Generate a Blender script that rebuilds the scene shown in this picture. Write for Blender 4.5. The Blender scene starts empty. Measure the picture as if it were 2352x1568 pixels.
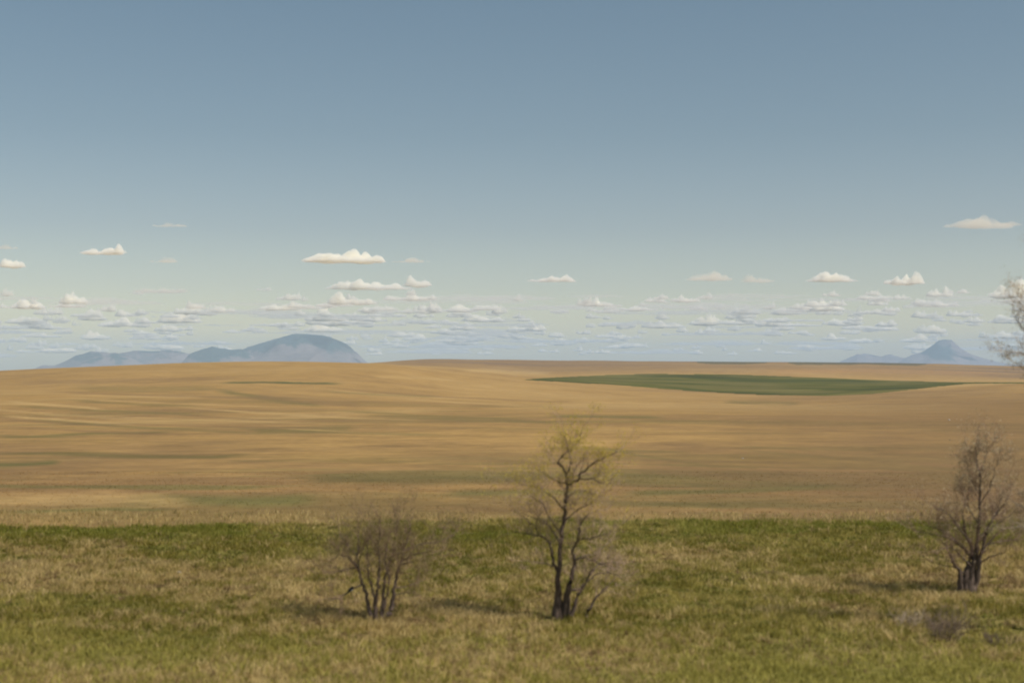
import bpy, math, random
import numpy as np
from mathutils import Vector
R = math.radians
random.seed(7); rng = np.random.default_rng(7)
scn = bpy.context.scene
C = scn.collection

# ------------------------------------------------------------------ camera
F = 1422.0                 # focal length in pixels of a 1024 wide picture
K = 1024.0 / 2352.0        # photo measurements were taken on a 2352 px wide copy
CAMZ = 6.0
HORIZON = 372.0
PITCH = math.atan((HORIZON - 341.0) / F)
cd = bpy.data.cameras.new('camera')
cam = bpy.data.objects.new('camera', cd); C.objects.link(cam)
cam.location = (0, 0, CAMZ)
cam.rotation_euler = (R(90) + PITCH, 0, 0)
cd.sensor_width = 36.0; cd.lens = F / 1024.0 * 36.0
cd.clip_start = 0.5; cd.clip_end = 400000
cd.dof.use_dof = True; cd.dof.focus_distance = 6000.0; cd.dof.aperture_fstop = 0.8
scn.camera = cam

# ------------------------------------------------------------------ sky and sun
SUN_EL, SUN_AZ = 50.0, -28.0        # azimuth from +X, negative = towards the camera side
w = bpy.data.worlds.new('World'); scn.world = w; w.use_nodes = True
nt = w.node_tree; nt.nodes.clear()
out = nt.nodes.new('ShaderNodeOutputWorld'); bg = nt.nodes.new('ShaderNodeBackground')
sky = nt.nodes.new('ShaderNodeTexSky'); sky.sky_type = 'NISHITA'; sky.sun_disc = False
sky.sun_elevation = R(SUN_EL); sky.sun_rotation = R(90 - SUN_AZ)
sky.altitude = 1000; sky.air_density = 1.0; sky.dust_density = 2.6; sky.ozone_density = 1.2
tint = nt.nodes.new('ShaderNodeMix'); tint.data_type = 'RGBA'; tint.blend_type = 'MULTIPLY'
tint.inputs[0].default_value = 1.0; tint.inputs[7].default_value = (1.04, 1.0, 0.88, 1)
# hazy glow of the lower air: the sky brightens towards the horizon, by elevation only
tcw = nt.nodes.new('ShaderNodeTexCoord'); sxyz = nt.nodes.new('ShaderNodeSeparateXYZ'); ramp = nt.nodes.new('ShaderNodeValToRGB')
glow = nt.nodes.new('ShaderNodeMix'); glow.data_type = 'RGBA'; glow.blend_type = 'MULTIPLY'; glow.inputs[0].default_value = 1.0
nt.links.new(tcw.outputs['Generated'], sxyz.inputs[0]); nt.links.new(sxyz.outputs['Z'], ramp.inputs[0])
cr = ramp.color_ramp; cr.elements[0].position = 0.0; cr.elements[0].color = (1.0, .88, .64, 1)
cr.elements[1].position = .28; cr.elements[1].color = (.445, .472, .462, 1)
for p_, v_ in ((.03, (.92, .80, .63)), (.06, (.715, .635, .57)), (.10, (.575, .525, .505)), (.165, (.48, .475, .462))):
    e_ = cr.elements.new(p_); e_.color = (*v_, 1)
nt.links.new(sky.outputs[0], tint.inputs[6]); nt.links.new(tint.outputs[2], glow.inputs[6]); nt.links.new(ramp.outputs[0], glow.inputs[7])
nt.links.new(glow.outputs[2], bg.inputs[0])
bg.inputs[1].default_value = 0.19
nt.links.new(bg.outputs[0], out.inputs[0])
sl = bpy.data.lights.new('sun', 'SUN'); sl.energy = 4.8; sl.angle = R(0.5); sl.color = (1.0, 0.94, 0.95)
so = bpy.data.objects.new('sun', sl); C.objects.link(so)
sd = Vector((math.cos(R(SUN_EL)) * math.cos(R(SUN_AZ)), math.cos(R(SUN_EL)) * math.sin(R(SUN_AZ)), math.sin(R(SUN_EL))))
so.rotation_euler = (-sd).to_track_quat('-Z', 'Y').to_euler(); so.location = (60, -20, 80)
vs = scn.view_settings
scn.display_settings.display_device = 'sRGB'
vs.view_transform = 'Standard'; vs.look = 'None'; vs.gamma = 1.0; vs.exposure = 0.0
scn.render.engine = 'CYCLES'
cy = scn.cycles
cy.use_denoising = True; cy.max_bounces = 42; cy.diffuse_bounces = 2; cy.volume_bounces = 40
cy.transparent_max_bounces = 16; cy.filter_width = 1.9; cy.sample_clamp_indirect = 10

# ------------------------------------------------------------------ helpers
def tag(o, label=None, cat=None, group=None, kind=None):
    if label: o['label'] = label
    if cat: o['category'] = cat
    if group: o['group'] = group
    if kind: o['kind'] = kind
    return o

def ray(x, y):
    """direction through a point given on the 2352 px wide copy, scaled to Y = 1"""
    u = (x * K - 512.0) / F; v = (341.0 - y * K) / F
    c, s = math.cos(PITCH), math.sin(PITCH)
    dy = c - v * s; dz = s + v * c
    return u / dy, dz / dy

def tanel(y):
    return np.tan(PITCH - np.arctan((y * K - 341.0) / F))

def hash2(ix, iy, seed):
    h = (ix.astype(np.int64) * 374761393 + iy.astype(np.int64) * 668265263 + seed * 1442695041) & 0x7fffffff
    h = ((h ^ (h >> 13)) * 1274126177) & 0x7fffffff
    return ((h ^ (h >> 16)) & 0xffff) / 65535.0
def vnoise(x, y, seed=0):
    x = np.asarray(x, float); y = np.asarray(y, float)
    ix = np.floor(x); iy = np.floor(y); fx = x - ix; fy = y - iy
    fx = fx * fx * (3 - 2 * fx); fy = fy * fy * (3 - 2 * fy)
    a = hash2(ix, iy, seed); b = hash2(ix + 1, iy, seed); c = hash2(ix, iy + 1, seed); d = hash2(ix + 1, iy + 1, seed)
    return (a * (1 - fx) + b * fx) * (1 - fy) + (c * (1 - fx) + d * fx) * fy
def fbm(x, y, seed=0, octs=4, gain=0.5):
    t = 0; a = 1.0; s = 0
    for i in range(octs):
        t = t + a * vnoise(x * 2 ** i + 17.3 * i, y * 2 ** i - 9.1 * i, seed + i); s += a; a *= gain
    return t / s
def sstep(a, b, x):
    t = np.clip((x - a) / (b - a), 0, 1); return t * t * (3 - 2 * t)

def pchip(xs, ys, xq):
    xs = np.asarray(xs, float); ys = np.asarray(ys, float); h = np.diff(xs)
    sh = (-1,) + (1,) * (ys.ndim - 1)
    d = np.diff(ys, axis=0) / h.reshape(sh)
    m = np.zeros_like(ys); m[1:-1] = np.where(d[:-1] * d[1:] > 0, 2 * d[:-1] * d[1:] / (d[:-1] + d[1:] + 1e-12), 0)
    m[0] = d[0]; m[-1] = d[-1]
    i = np.clip(np.searchsorted(xs, xq) - 1, 0, len(xs) - 2)
    t = ((xq - xs[i]) / h[i]).reshape(sh); hh = h[i].reshape(sh)
    return ((2*t**3 - 3*t**2 + 1) * ys[i] + (t**3 - 2*t**2 + t) * hh * m[i] + (-2*t**3 + 3*t**2) * ys[i+1] + (t**3 - t**2) * hh * m[i+1])

def mesh_np(name, verts, faces, mat=None, parent=None, col=None, smooth=False):
    """verts (n,3); faces (m,k) all of k corners; col (n,3) linear vertex colour"""
    verts = np.asarray(verts, np.float32); faces = np.asarray(faces, np.int32)
    me = bpy.data.meshes.new(name)
    k = faces.shape[1]; m = len(faces)
    me.vertices.add(len(verts)); me.vertices.foreach_set('co', verts.ravel())
    me.loops.add(m * k); me.loops.foreach_set('vertex_index', faces.ravel())
    me.polygons.add(m); me.polygons.foreach_set('loop_start', np.arange(0, m * k, k, dtype=np.int32))
    me.polygons.foreach_set('loop_total', np.full(m, k, np.int32))
    if smooth: me.polygons.foreach_set('use_smooth', np.ones(m, bool))
    if col is not None:
        at = me.color_attributes.new('tone', 'FLOAT_COLOR', 'POINT')
        c4 = np.ones((len(verts), 4), np.float32); c4[:, :3] = col
        at.data.foreach_set('color', c4.ravel())
    me.update(calc_edges=True)
    o = bpy.data.objects.new(name, me); C.objects.link(o)
    if mat: me.materials.append(mat)
    if parent: o.parent = parent
    return o

def new_mat(name, rough=0.9, base=(.5, .5, .5)):
    m = bpy.data.materials.new(name); m.use_nodes = True
    b = m.node_tree.nodes['Principled BSDF']
    b.inputs['Roughness'].default_value = rough; b.inputs['Base Color'].default_value = (*base, 1)
    b.inputs['Specular IOR Level'].default_value = 0.15
    return m, m.node_tree, b

def noise_tone(m, nt, b, scale, lo, hi, attr=True, base=None, bump=0.0, detail=5, stretch=(1, 1, 1)):
    """albedo = vertex tone (or base) times a noise between lo and hi"""
    tc = nt.nodes.new('ShaderNodeTexCoord'); mp = nt.nodes.new('ShaderNodeMapping')
    mp.inputs['Scale'].default_value = stretch
    n = nt.nodes.new('ShaderNodeTexNoise'); n.inputs['Scale'].default_value = scale; n.inputs['Detail'].default_value = detail
    mr = nt.nodes.new('ShaderNodeMapRange'); mr.inputs[1].default_value = .3; mr.inputs[2].default_value = .7
    mr.inputs[3].default_value = lo; mr.inputs[4].default_value = hi
    mx = nt.nodes.new('ShaderNodeMix'); mx.data_type = 'RGBA'; mx.blend_type = 'MULTIPLY'; mx.inputs[0].default_value = 1
    nt.links.new(tc.outputs['Object'], mp.inputs[0]); nt.links.new(mp.outputs[0], n.inputs[0]); nt.links.new(n.outputs[0], mr.inputs[0])
    if attr:
        a = nt.nodes.new('ShaderNodeVertexColor'); a.layer_name = 'tone'; nt.links.new(a.outputs[0], mx.inputs[6])
    else:
        mx.inputs[6].default_value = (*base, 1)
    nt.links.new(mr.outputs[0], mx.inputs[7]); nt.links.new(mx.outputs[2], b.inputs['Base Color'])
    if bump:
        bp = nt.nodes.new('ShaderNodeBump'); bp.inputs['Strength'].default_value = bump; bp.inputs['Distance'].default_value = .05
        nt.links.new(n.outputs[0], bp.inputs['Height']); nt.links.new(bp.outputs[0], b.inputs['Normal'])
    return m

# ------------------------------------------------------------------ terrain height
CX = np.array([0, 300, 600, 850, 1000, 1250, 1500, 1800, 2100, 2352], float)
NEAR_D = [2, 12, 20, 27.5, 35, 44, 52, 60, 80, 120, 200]
def near_y(D, z):     # photo row of a ground point
    return (HORIZON + F * (CAMZ - z) / D) / K
ZN = {2: .1, 12: .1, 20: .1, 27.5: .0, 35: .02, 44: .15, 52: .42, 60: .45, 80: -.05, 120: -.75, 200: -2.1}
FAR_D = [350, 600, 1000, 1500, 2600]
FAR_Y = np.array([          # rows of the photo copy for each column
    [944, 898, 851, 857, 862],
    [944, 894, 837, 850, 858],
    [946, 893, 829.5, 843, 850],
    [948, 898, 833, 840, 834],
    [950, 905, 850, 843, 825.5],
    [952, 918, 877, 860, 827.5],
    [955, 927, 894, 860, 830.5],
    [956, 932, 905, 862, 832],
    [955, 927, 893, 872, 834.5],
    [950, 918, 882, 877, 841]], float)
ALLD = np.array(NEAR_D + FAR_D + [4000, 7000, 23000], float)
ZT = np.zeros((len(CX), len(ALLD)))
for i in range(len(CX)):
    for j, D in enumerate(ALLD):
        if D <= 200: ZT[i, j] = ZN[D]
        elif D <= 2600: ZT[i, j] = CAMZ + D * float(tanel(FAR_Y[i, FAR_D.index(int(D))]))
        elif D == 4000: ZT[i, j] = ZT[i, j - 1] * 0.3
        else: ZT[i, j] = -4.0

def height_grid(xs, D):
    """xs photo columns (n), D depths (m) -> z (n, m)"""
    zz = pchip(np.log(ALLD), ZT.T, np.log(np.maximum(D, 2.0)))          # (m, columns)
    zz = pchip(CX, zz.T, np.clip(xs, 0, 2352))                            # (n, m)
    return zz
def bumps(x, y):
    r = np.hypot(x, y)
    a = 0.35 * (fbm(x / 9, y / 9, 3, 3) - .5) * sstep(8, 20, r) * (1 - sstep(60, 90, r))
    a = a + .10 * (fbm(x / 1.3, y / 1.3, 4, 3) - .5) * (1 - sstep(60, 90, r))
    far = (fbm(x / 160, y / 70, 5, 3) - .5) * np.clip((r - 100) / 900, 0, 1) * 3.0 + (fbm(x / 150, y / 120, 8, 2) - .5) * sstep(90, 350, r) * (1 - sstep(600, 1000, r)) * 5.0
    return a + far
def ground_z(x, y):
    x = np.atleast_1d(np.asarray(x, float)); y = np.atleast_1d(np.asarray(y, float))
    px = (512 + F * x / np.maximum(y, 1)) / K
    zz = pchip(np.log(ALLD), ZT.T, np.log(np.maximum(y, 2.0)))          # (n, columns)
    px = np.clip(px, 0, 2352); i = np.clip(np.searchsorted(CX, px) - 1, 0, len(CX) - 2)
    # pchip across columns point by point
    h = np.diff(CX); d = np.diff(zz, axis=1) / h
    m = np.zeros_like(zz); m[:, 1:-1] = np.where(d[:, :-1] * d[:, 1:] > 0, 2 * d[:, :-1] * d[:, 1:] / (d[:, :-1] + d[:, 1:] + 1e-12), 0)
    m[:, 0] = d[:, 0]; m[:, -1] = d[:, -1]
    q = np.arange(len(x)); t = (px - CX[i]) / h[i]
    z = ((2*t**3 - 3*t**2 + 1) * zz[q, i] + (t**3 - 2*t**2 + t) * h[i] * m[q, i] + (-2*t**3 + 3*t**2) * zz[q, i+1] + (t**3 - t**2) * h[i] * m[q, i+1])
    return z + bumps(x, y)

def on_ground(px, py):
    """world point of the ground seen at a photo position (nearest hit)"""
    u, v = ray(px, py); D = np.geomspace(12, 3000, 6000)
    g = ground_z(u * D, D); hit = np.argmax(CAMZ + v * D < g); D0 = D[hit]
    return Vector((u * D0, D0, float(g[hit])))

# polar-ish grid: rows of constant depth, columns of constant direction; behind the camera a plain skirt
rowsD = list(F * CAMZ / (np.arange(800, 430, -0.7) - HORIZON))
rowsD = [2, 5, 9, 14] + rowsD + list(np.geomspace(rowsD[-1], 3200, 300)[1:]) + list(np.geomspace(3200, 23000, 25)[1:])
rowsD = np.array(rowsD)
cx = np.concatenate([np.linspace(-2800, -700, 12)[:-1], np.linspace(-700, -60, 80)[:-1], np.linspace(-60, 2412, 1100), np.linspace(2412, 3052, 80)[1:], np.linspace(3052, 5152, 12)[1:]])
U = (cx * K - 512) / F
X = U[:, None] * rowsD[None, :]; Y = np.broadcast_to(rowsD, X.shape)
Z = height_grid(cx, rowsD) + bumps(X, Y)
PX = np.broadcast_to(cx[:, None], X.shape)
PY = (341.0 - F * np.tan(np.arctan((Z - CAMZ) / Y) - PITCH)) / K

# ---- what grows where (albedo, with some vignette painted in on the right)
STRAW = np.array([.405, .250, .078]); PALE = np.array([.52, .345, .125]); SOIL = np.array([.25, .152, .06])
OLIVE = np.array([.19, .15, .045]); CROP = np.array([.12, .125, .032]); DARKG = np.array([.07, .08, .025])
def mixc(a, b, t): return a * (1 - t[..., None]) + b * t[..., None]
def field_tone(X, Y, PX, PY):
    wx = X + 40 * (fbm(X / 90, Y / 40, 21, 3) - .5); wy = Y + np.clip(Y * .25, 0, 60) * (fbm(X / (20 + Y * .25), Y / (10 + Y * .1), 22, 2) - .5)
    n1 = fbm(wx / 70, wy / 80, 31, 4, .6); n2 = fbm(wx / 11, wy / 15, 32, 4, .6); n3 = fbm(wx / 3, wy / 2, 33, 4, .6)
    n4 = fbm(wx / 500, wy / 220, 34, 3)
    near = 1 - sstep(120, 400, Y); vnear = 1 - sstep(70, 140, Y)
    c = np.broadcast_to(STRAW, X.shape + (3,)).copy()
    s = (n1 - .5) * 1.9 + (n2 - .5) * (1.4 * near + .55) + (n4 - .5) * 1.0 - .45 * vnear
    c = mixc(c, PALE, np.clip(s, 0, 1) * .65)
    c = mixc(c, SOIL, np.clip(-s, 0, 1) * .75)
    g = sstep(.55, .72, fbm(wx / 70, wy / 16, 41, 4, .55)) * .5 * (1 - sstep(150, 700, Y))
    g = np.maximum(g, sstep(.50, .66, fbm(wx / 16, wy / 5, 42, 4, .55)) * .85 * vnear)
    c = mixc(c, OLIVE, g)
    c = c * (0.74 + .52 * n3[..., None] * near[..., None] + .26 * (1 - near[..., None]))
    # named marks: polylines (photo points) with half thickness
    def stroke(pts, th, col, k):
        nonlocal c
        pts = np.array(pts, float); yy = np.interp(PX, pts[:, 0], pts[:, 1]); e = (pts[-1, 0] - pts[0, 0]) * .18
        m = sstep(pts[0, 0], pts[0, 0] + e, PX) * (1 - sstep(pts[-1, 0] - e, pts[-1, 0], PX))
        d = np.abs(PY - yy + (n2 - .5) * th * 1.5) / (th * (.6 + .8 * n3))
        c = mixc(c, col, k * m * np.clip(1.3 - d, 0, 1) * (Y > 53))
    G = CROP * 1.05
    stroke([(490, 879), (600, 877), (700, 879), (800, 881)], 2.2, DARKG * 1.3, .95)
    stroke([(480, 893), (600, 912), (700, 926), (760, 932)], 6, OLIVE, .75)
    stroke([(560, 905), (700, 921), (850, 931)], 7, SOIL, .5)
    stroke([(740, 895), (950, 910), (1080, 914)], 3.0, PALE, .6)
    stroke([(0, 920), (200, 935), (260, 941)], 3, PALE, .8)
    stroke([(0, 954), (240, 970), (330, 975)], 3, PALE, .9)
    stroke([(0, 963), (240, 976), (300, 980)], 3, SOIL * .8, .6)
    stroke([(-40, 1004), (60, 1003), (200, 996), (430, 990)], 3.5, OLIVE * .9, .8)
    stroke([(-40, 1041), (140, 1041), (300, 1045), (500, 1048), (620, 1040)], 5, OLIVE * .8, .8)
    stroke([(-40, 1066), (60, 1064), (150, 1058)], 5, CROP, .7)
    stroke([(150, 972), (500, 965), (800, 950), (1100, 934)], 7, PALE, .45)
    stroke([(250, 1150), (400, 1142), (560, 1150), (760, 1142)], 14, CROP * 1.15, .62)
    stroke([(660, 1102), (760, 1098), (900, 1102), (1300, 1100)], 12, OLIVE * .85, .7)
    stroke([(1000, 1132), (1200, 1128), (1400, 1130)], 7, CROP, .6)
    stroke([(0, 1175), (250, 1168), (420, 1170)], 4, CROP, .6)
    stroke([(560, 990), (700, 986), (830, 980)], 8, OLIVE, .6)
    stroke([(1400, 1060), (1560, 1078), (1700, 1098), (2000, 1100), (2200, 1110)], 22, SOIL * .9, .55)
    stroke([(1700, 1105), (1850, 1112), (2000, 1120)], 9, OLIVE * .8, .6)
    stroke([(1400, 1132), (1600, 1128), (1760, 1124), (1950, 1114)], 7, CROP, .7)
    stroke([(1370, 1026), (1500, 1050), (1640, 1068)], 3, OLIVE, .6)
    stroke([(1340, 1155), (1500, 1158), (1900, 1150)], 9, OLIVE * .9, .6)
    stroke([(1650, 923), (1750, 924), (1850, 926)], 5, OLIVE, .7)
    stroke([(1250, 954), (1360, 956), (1540, 958)], 4, OLIVE, .8)
    stroke([(1100, 934), (1500, 930), (1900, 936), (2352, 934)], 9, PALE, .5)
    stroke([(1700, 915), (2100, 905), (2352, 890)], 10, SOIL, .35)
    stroke([(1600, 965), (1900, 958), (2352, 962)], 12, SOIL, .4)
    stroke([(1700, 853), (2000, 850), (2352, 858)], 6, PALE * np.array([1, .85, .75]), .6)
    stroke([(1050, 848), (1150, 852), (1280, 857)], 5, PALE, .8)
    stroke([(850, 862), (960, 868), (1060, 872)], 3, PALE, .5)
    stroke([(0, 880), (300, 872), (560, 868)], 6, SOIL, .5)
    stroke([(150, 890), (330, 893), (520, 890)], 7, OLIVE, .4)
    stroke([(-150, 1150), (100, 1145), (250, 1140), (480, 1150)], 15, PALE, .6)
    rs_ = np.random.default_rng(5)
    for _ in range(26):
        x0 = rs_.uniform(-500, 900); y0 = rs_.uniform(900, 1010) ; sl = rs_.uniform(.05, .11); L = rs_.uniform(300, 620)
        stroke([(x0, y0 - .5 * sl * L + 8), (x0 + L * .5, y0 + 3), (x0 + L, y0 + .32 * sl * L)], rs_.uniform(1.6, 3.5), [PALE, SOIL, OLIVE][rs_.integers(0, 3)], .5)
    for _ in range(16):
        x0 = rs_.uniform(1250, 2100); y0 = rs_.uniform(1020, 1120); sl = rs_.uniform(.02, .09); L = rs_.uniform(250, 500)
        stroke([(x0, y0), (x0 + L * .5, y0 + sl * L * .6), (x0 + L, y0 + sl * L)], rs_.uniform(2, 5), [OLIVE, SOIL, OLIVE][rs_.integers(0, 3)], .5)
    c = mixc(c, SOIL * .92, .62 * sstep(1350, 2350, PX) * sstep(880, 930, PY))  # darker soil towards the right, partly lens vignette painted into the tone
    # far hill is greyer, with a few distant green strips along its crest
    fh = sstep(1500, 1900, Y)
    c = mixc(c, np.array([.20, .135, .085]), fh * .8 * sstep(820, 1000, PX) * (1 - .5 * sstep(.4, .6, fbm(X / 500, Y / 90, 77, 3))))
    top = np.interp(PX, [1600, 1640, 1700, 1760, 1810, 1830, 1950, 1990, 2030, 2100, 2130], [0, 3, 3, 0, 0, 3.2, 3.2, 1, 3.2, 3.2, 0])
    sky_y = np.interp(PX, [1550, 1650, 1750, 1800, 1950, 2050, 2150], [831, 831.6, 832, 832, 832.5, 833.5, 835.5])
    c = mixc(c, np.array([.03, .075, .05]), ((PY < sky_y + top + 1.2) & (top > 0) & (Y > 1700)) * .55)
    return c
def verge_tone(X, Y):
    n = fbm(X / 5, Y / 4, 51, 4, .6); n2 = fbm(X / .8, Y / .8, 52, 3); n3 = fbm(X / 14, Y / 7, 53, 3)
    g = np.clip((n - .5) * 2.6 + (n3 - .5) * 2.4 + .55 + .5 * sstep(46, 50, Y) * (1 - .0 * Y), 0, 1)
    c = mixc(np.array([.32, .235, .08]), np.array([.20, .175, .035]), g)
    return c * (.75 + .5 * n2[..., None]), g
edge = np.interp(cx, [0, 500, 800, 1050, 1400, 2100, 2352], [1216, 1208, 1203, 1198, 1197, 1199, 1197])[:, None] + 10 * (fbm(X / 3, Y / 3, 61, 3) - .5)
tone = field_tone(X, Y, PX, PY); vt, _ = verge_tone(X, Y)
isverge = (PY > edge) | (Y < 40)
tone[isverge] = vt[isverge]
gx = [1205, 1250, 1400, 1500, 1700, 1850, 2050, 2180, 2352, 2420]
gtop = [870.5, 867, 860, 857.5, 859.5, 865, 873, 876.5, 877, 878]
gbx = [1205, 1400, 1600, 1750, 1900, 2000, 2100, 2180, 2230, 2420]
gbot = [871.5, 882, 898, 906, 908, 904, 893, 884, 880, 880]
iscrop = (PY > np.interp(PX, gx, gtop)) & (PY < np.interp(PX, gbx, gbot)) & (PX > 1205) & (PX < 2420) & (Y > 500) & (Y < 2000)
cn = fbm(X / 90 + Y / 160, Y / 60, 71, 4, .6)
ct = mixc(np.array([.115, .108, .012]), np.array([.16, .138, .03]), sstep(.42, .62, cn)); ct = mixc(ct, np.array([.075, .08, .008]), sstep(.5, .35, cn))
tone[iscrop] = ct[iscrop]

tone *= .77
nx, ny = X.shape
V = np.stack([X, Y, Z], -1).reshape(-1, 3)
ii, jj = np.meshgrid(np.arange(nx - 1), np.arange(ny - 1), indexing='ij')
a = (ii * ny + jj).ravel()
FQ = np.stack([a, a + ny, a + ny + 1, a + 1], -1)
fv = isverge.ravel()[a] & True; fc = iscrop.ravel()[a] & ~fv
def sub(name, mask, mat):
    f = FQ[mask]; used, inv = np.unique(f, return_inverse=True)
    return mesh_np(name, V[used], inv.reshape(f.shape), mat, None, tone.reshape(-1, 3)[used], True)
mv, n_, b_ = new_mat('verge_soil', 1.0); noise_tone(mv, n_, b_, 3.0, .7, 1.25, bump=.6)
mf, n_, b_ = new_mat('stubble', 1.0); noise_tone(mf, n_, b_, 1.6, .84, 1.16, bump=.5, detail=8, stretch=(.6, 1.3, 1))
tcx = n_.nodes.new('ShaderNodeTexCoord'); mpx = n_.nodes.new('ShaderNodeMapping'); mpx.inputs['Scale'].default_value = (.7, 1.2, 1)
nx2 = n_.nodes.new('ShaderNodeTexNoise'); nx2.inputs['Scale'].default_value = .12; nx2.inputs['Detail'].default_value = 6; nx2.inputs['Roughness'].default_value = .62
mrx = n_.nodes.new('ShaderNodeMapRange'); mrx.inputs[1].default_value = .3; mrx.inputs[2].default_value = .7; mrx.inputs[3].default_value = .84; mrx.inputs[4].default_value = 1.15
mxx = n_.nodes.new('ShaderNodeMix'); mxx.data_type = 'RGBA'; mxx.blend_type = 'MULTIPLY'; mxx.inputs[0].default_value = 1
n_.links.new(tcx.outputs['Object'], mpx.inputs[0]); n_.links.new(mpx.outputs[0], nx2.inputs[0]); n_.links.new(nx2.outputs[0], mrx.inputs[0])
n_.links.new(b_.inputs['Base Color'].links[0].from_socket, mxx.inputs[6]); n_.links.new(mrx.outputs[0], mxx.inputs[7]); n_.links.new(mxx.outputs[2], b_.inputs['Base Color'])
mc, n_, b_ = new_mat('young_crop', 1.0); noise_tone(mc, n_, b_, .02, .75, 1.25, detail=8, stretch=(.4, 1.5, 1))
verge = tag(sub('grass_verge_ground', fv, mv), kind='structure')
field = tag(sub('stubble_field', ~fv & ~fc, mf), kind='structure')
crop = tag(sub('green_crop_field', fc, mc), kind='structure')
# ground behind and beside the camera, butting the verge at y = 2
q = 23000.0
xs = np.array([-q, q]); 
mesh_np('ground', [(-q, 2, .1), (X[0, 0], 2, float(Z[0, 0])), (X[-1, 0], 2, float(Z[-1, 0])), (q, 2, .1), (q, -q, 0), (-q, -q, 0)],
        [(0, 1, 5, 5)], None)
bpy.data.objects.remove(bpy.data.objects['ground'])
bm_v = [(-q, 2, .1)] + [(float(X[i, 0]), 2.0, float(Z[i, 0])) for i in range(0, nx, 1)] + [(q, 2, .1), (q, -q, 0), (-q, -q, 0)]
me = bpy.data.meshes.new('ground'); me.from_pydata(bm_v, [], [tuple(range(len(bm_v)))][:1]); me.update()
go = bpy.data.objects.new('ground', me); C.objects.link(go); tag(go, kind='structure')
mg, n_, b_ = new_mat('rear_ground', 1.0); noise_tone(mg, n_, b_, .3, .7, 1.3, attr=False, base=(.17, .15, .055)); me.materials.append(mg)

# ------------------------------------------------------------------ mountains
def mountain(name, prof, D, depth, seed, label, base_w, nxs=420, nys=90, pal=None):
    prof = np.array(prof, float)
    pxs = np.linspace(prof[0, 0], prof[-1, 0], nxs)
    top = np.interp(pxs, prof[:, 0], prof[:, 1])
    hz = np.maximum(D * tanel(top) + CAMZ, -10)
    u = (pxs * K - 512) / F
    t = np.linspace(-1, 1, nys | 1); nys = nys | 1                     # front foot .. ridge (0) .. back foot
    XX = np.zeros((nxs, nys)); YY = XX.copy(); ZZ = XX.copy()
    x0 = u * D
    YY[:] = D + t[None, :] * depth; XX[:] = u[:, None] * YY
    # spurs and gullies: the height falls away from the ridge unevenly
    sp = fbm(XX / 520 + .8 * t, YY / 900, seed, 4, .55); sp2 = np.abs(vnoise(XX / 330, YY / 800, seed + 9) - .5) * 2
    tt = np.abs(t)[None, :]
    fall = np.clip(1 - tt ** (.75 + 1.5 * sp) , 0, 1)
    ZZ = (hz[:, None] + 10) * fall * (1 - .42 * sp2 * np.minimum(tt * 3, 1)) - 10
    ZZ += (fbm(XX / 90, YY / 90, seed + 4, 3) - .5) * 24 * np.minimum(tt * 6, 1) * fall
    ZZ += (fbm(XX / 60, YY / 60, seed + 5, 3) - .5) * 12 * fall
    forest = fbm(XX / 420, YY / 500 + ZZ / 200, seed + 6, 4, .6)
    lim = .50 - .10 * sstep(150, 450, ZZ)
    fm = sstep(lim, lim + .05, forest)
    colr = mixc(np.array([.34, .27, .19]), np.array([.045, .07, .05]), fm)
    if pal: colr = pal(XX, YY, ZZ, pxs, t, colr)
    vv = np.stack([XX, YY, ZZ], -1).reshape(-1, 3)
    i, j = np.meshgrid(np.arange(nxs - 1), np.arange(nys - 1), indexing='ij'); q = (i * nys + j).ravel()
    m_, n_, b_ = new_mat(name + '_rock', 1.0); noise_tone(m_, n_, b_, .012, .8, 1.2, detail=6)
    o = mesh_np(name, vv, np.stack([q, q + nys, q + nys + 1, q + 1], -1), m_, None, colr.reshape(-1, 3), True)
    return tag(o, label, 'mountain', kind='structure')
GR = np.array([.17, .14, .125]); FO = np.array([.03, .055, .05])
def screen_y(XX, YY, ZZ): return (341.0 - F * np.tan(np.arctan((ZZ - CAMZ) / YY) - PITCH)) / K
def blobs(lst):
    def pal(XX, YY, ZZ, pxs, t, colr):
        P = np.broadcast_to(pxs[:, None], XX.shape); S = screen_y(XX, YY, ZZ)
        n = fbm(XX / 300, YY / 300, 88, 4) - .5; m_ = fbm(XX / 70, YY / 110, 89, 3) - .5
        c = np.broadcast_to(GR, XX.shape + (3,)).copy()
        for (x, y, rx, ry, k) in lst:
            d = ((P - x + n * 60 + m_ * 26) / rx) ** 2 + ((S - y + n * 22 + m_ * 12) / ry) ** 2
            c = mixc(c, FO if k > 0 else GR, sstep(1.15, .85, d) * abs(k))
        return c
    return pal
D1 = 17500.0
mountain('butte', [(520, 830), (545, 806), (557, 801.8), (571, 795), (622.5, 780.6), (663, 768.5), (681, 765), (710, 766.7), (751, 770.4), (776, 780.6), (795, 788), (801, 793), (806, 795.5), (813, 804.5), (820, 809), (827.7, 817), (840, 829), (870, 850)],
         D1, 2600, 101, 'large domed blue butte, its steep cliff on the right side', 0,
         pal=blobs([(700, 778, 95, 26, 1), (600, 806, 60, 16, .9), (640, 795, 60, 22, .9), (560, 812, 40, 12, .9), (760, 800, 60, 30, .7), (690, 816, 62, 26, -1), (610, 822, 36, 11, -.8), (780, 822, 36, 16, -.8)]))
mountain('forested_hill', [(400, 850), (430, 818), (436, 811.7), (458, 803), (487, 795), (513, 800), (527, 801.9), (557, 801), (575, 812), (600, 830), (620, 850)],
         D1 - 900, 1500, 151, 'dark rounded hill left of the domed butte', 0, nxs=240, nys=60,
         pal=blobs([(490, 808, 70, 24, 1), (560, 812, 50, 16, 1), (540, 830, 40, 9, -.8)]))
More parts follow.
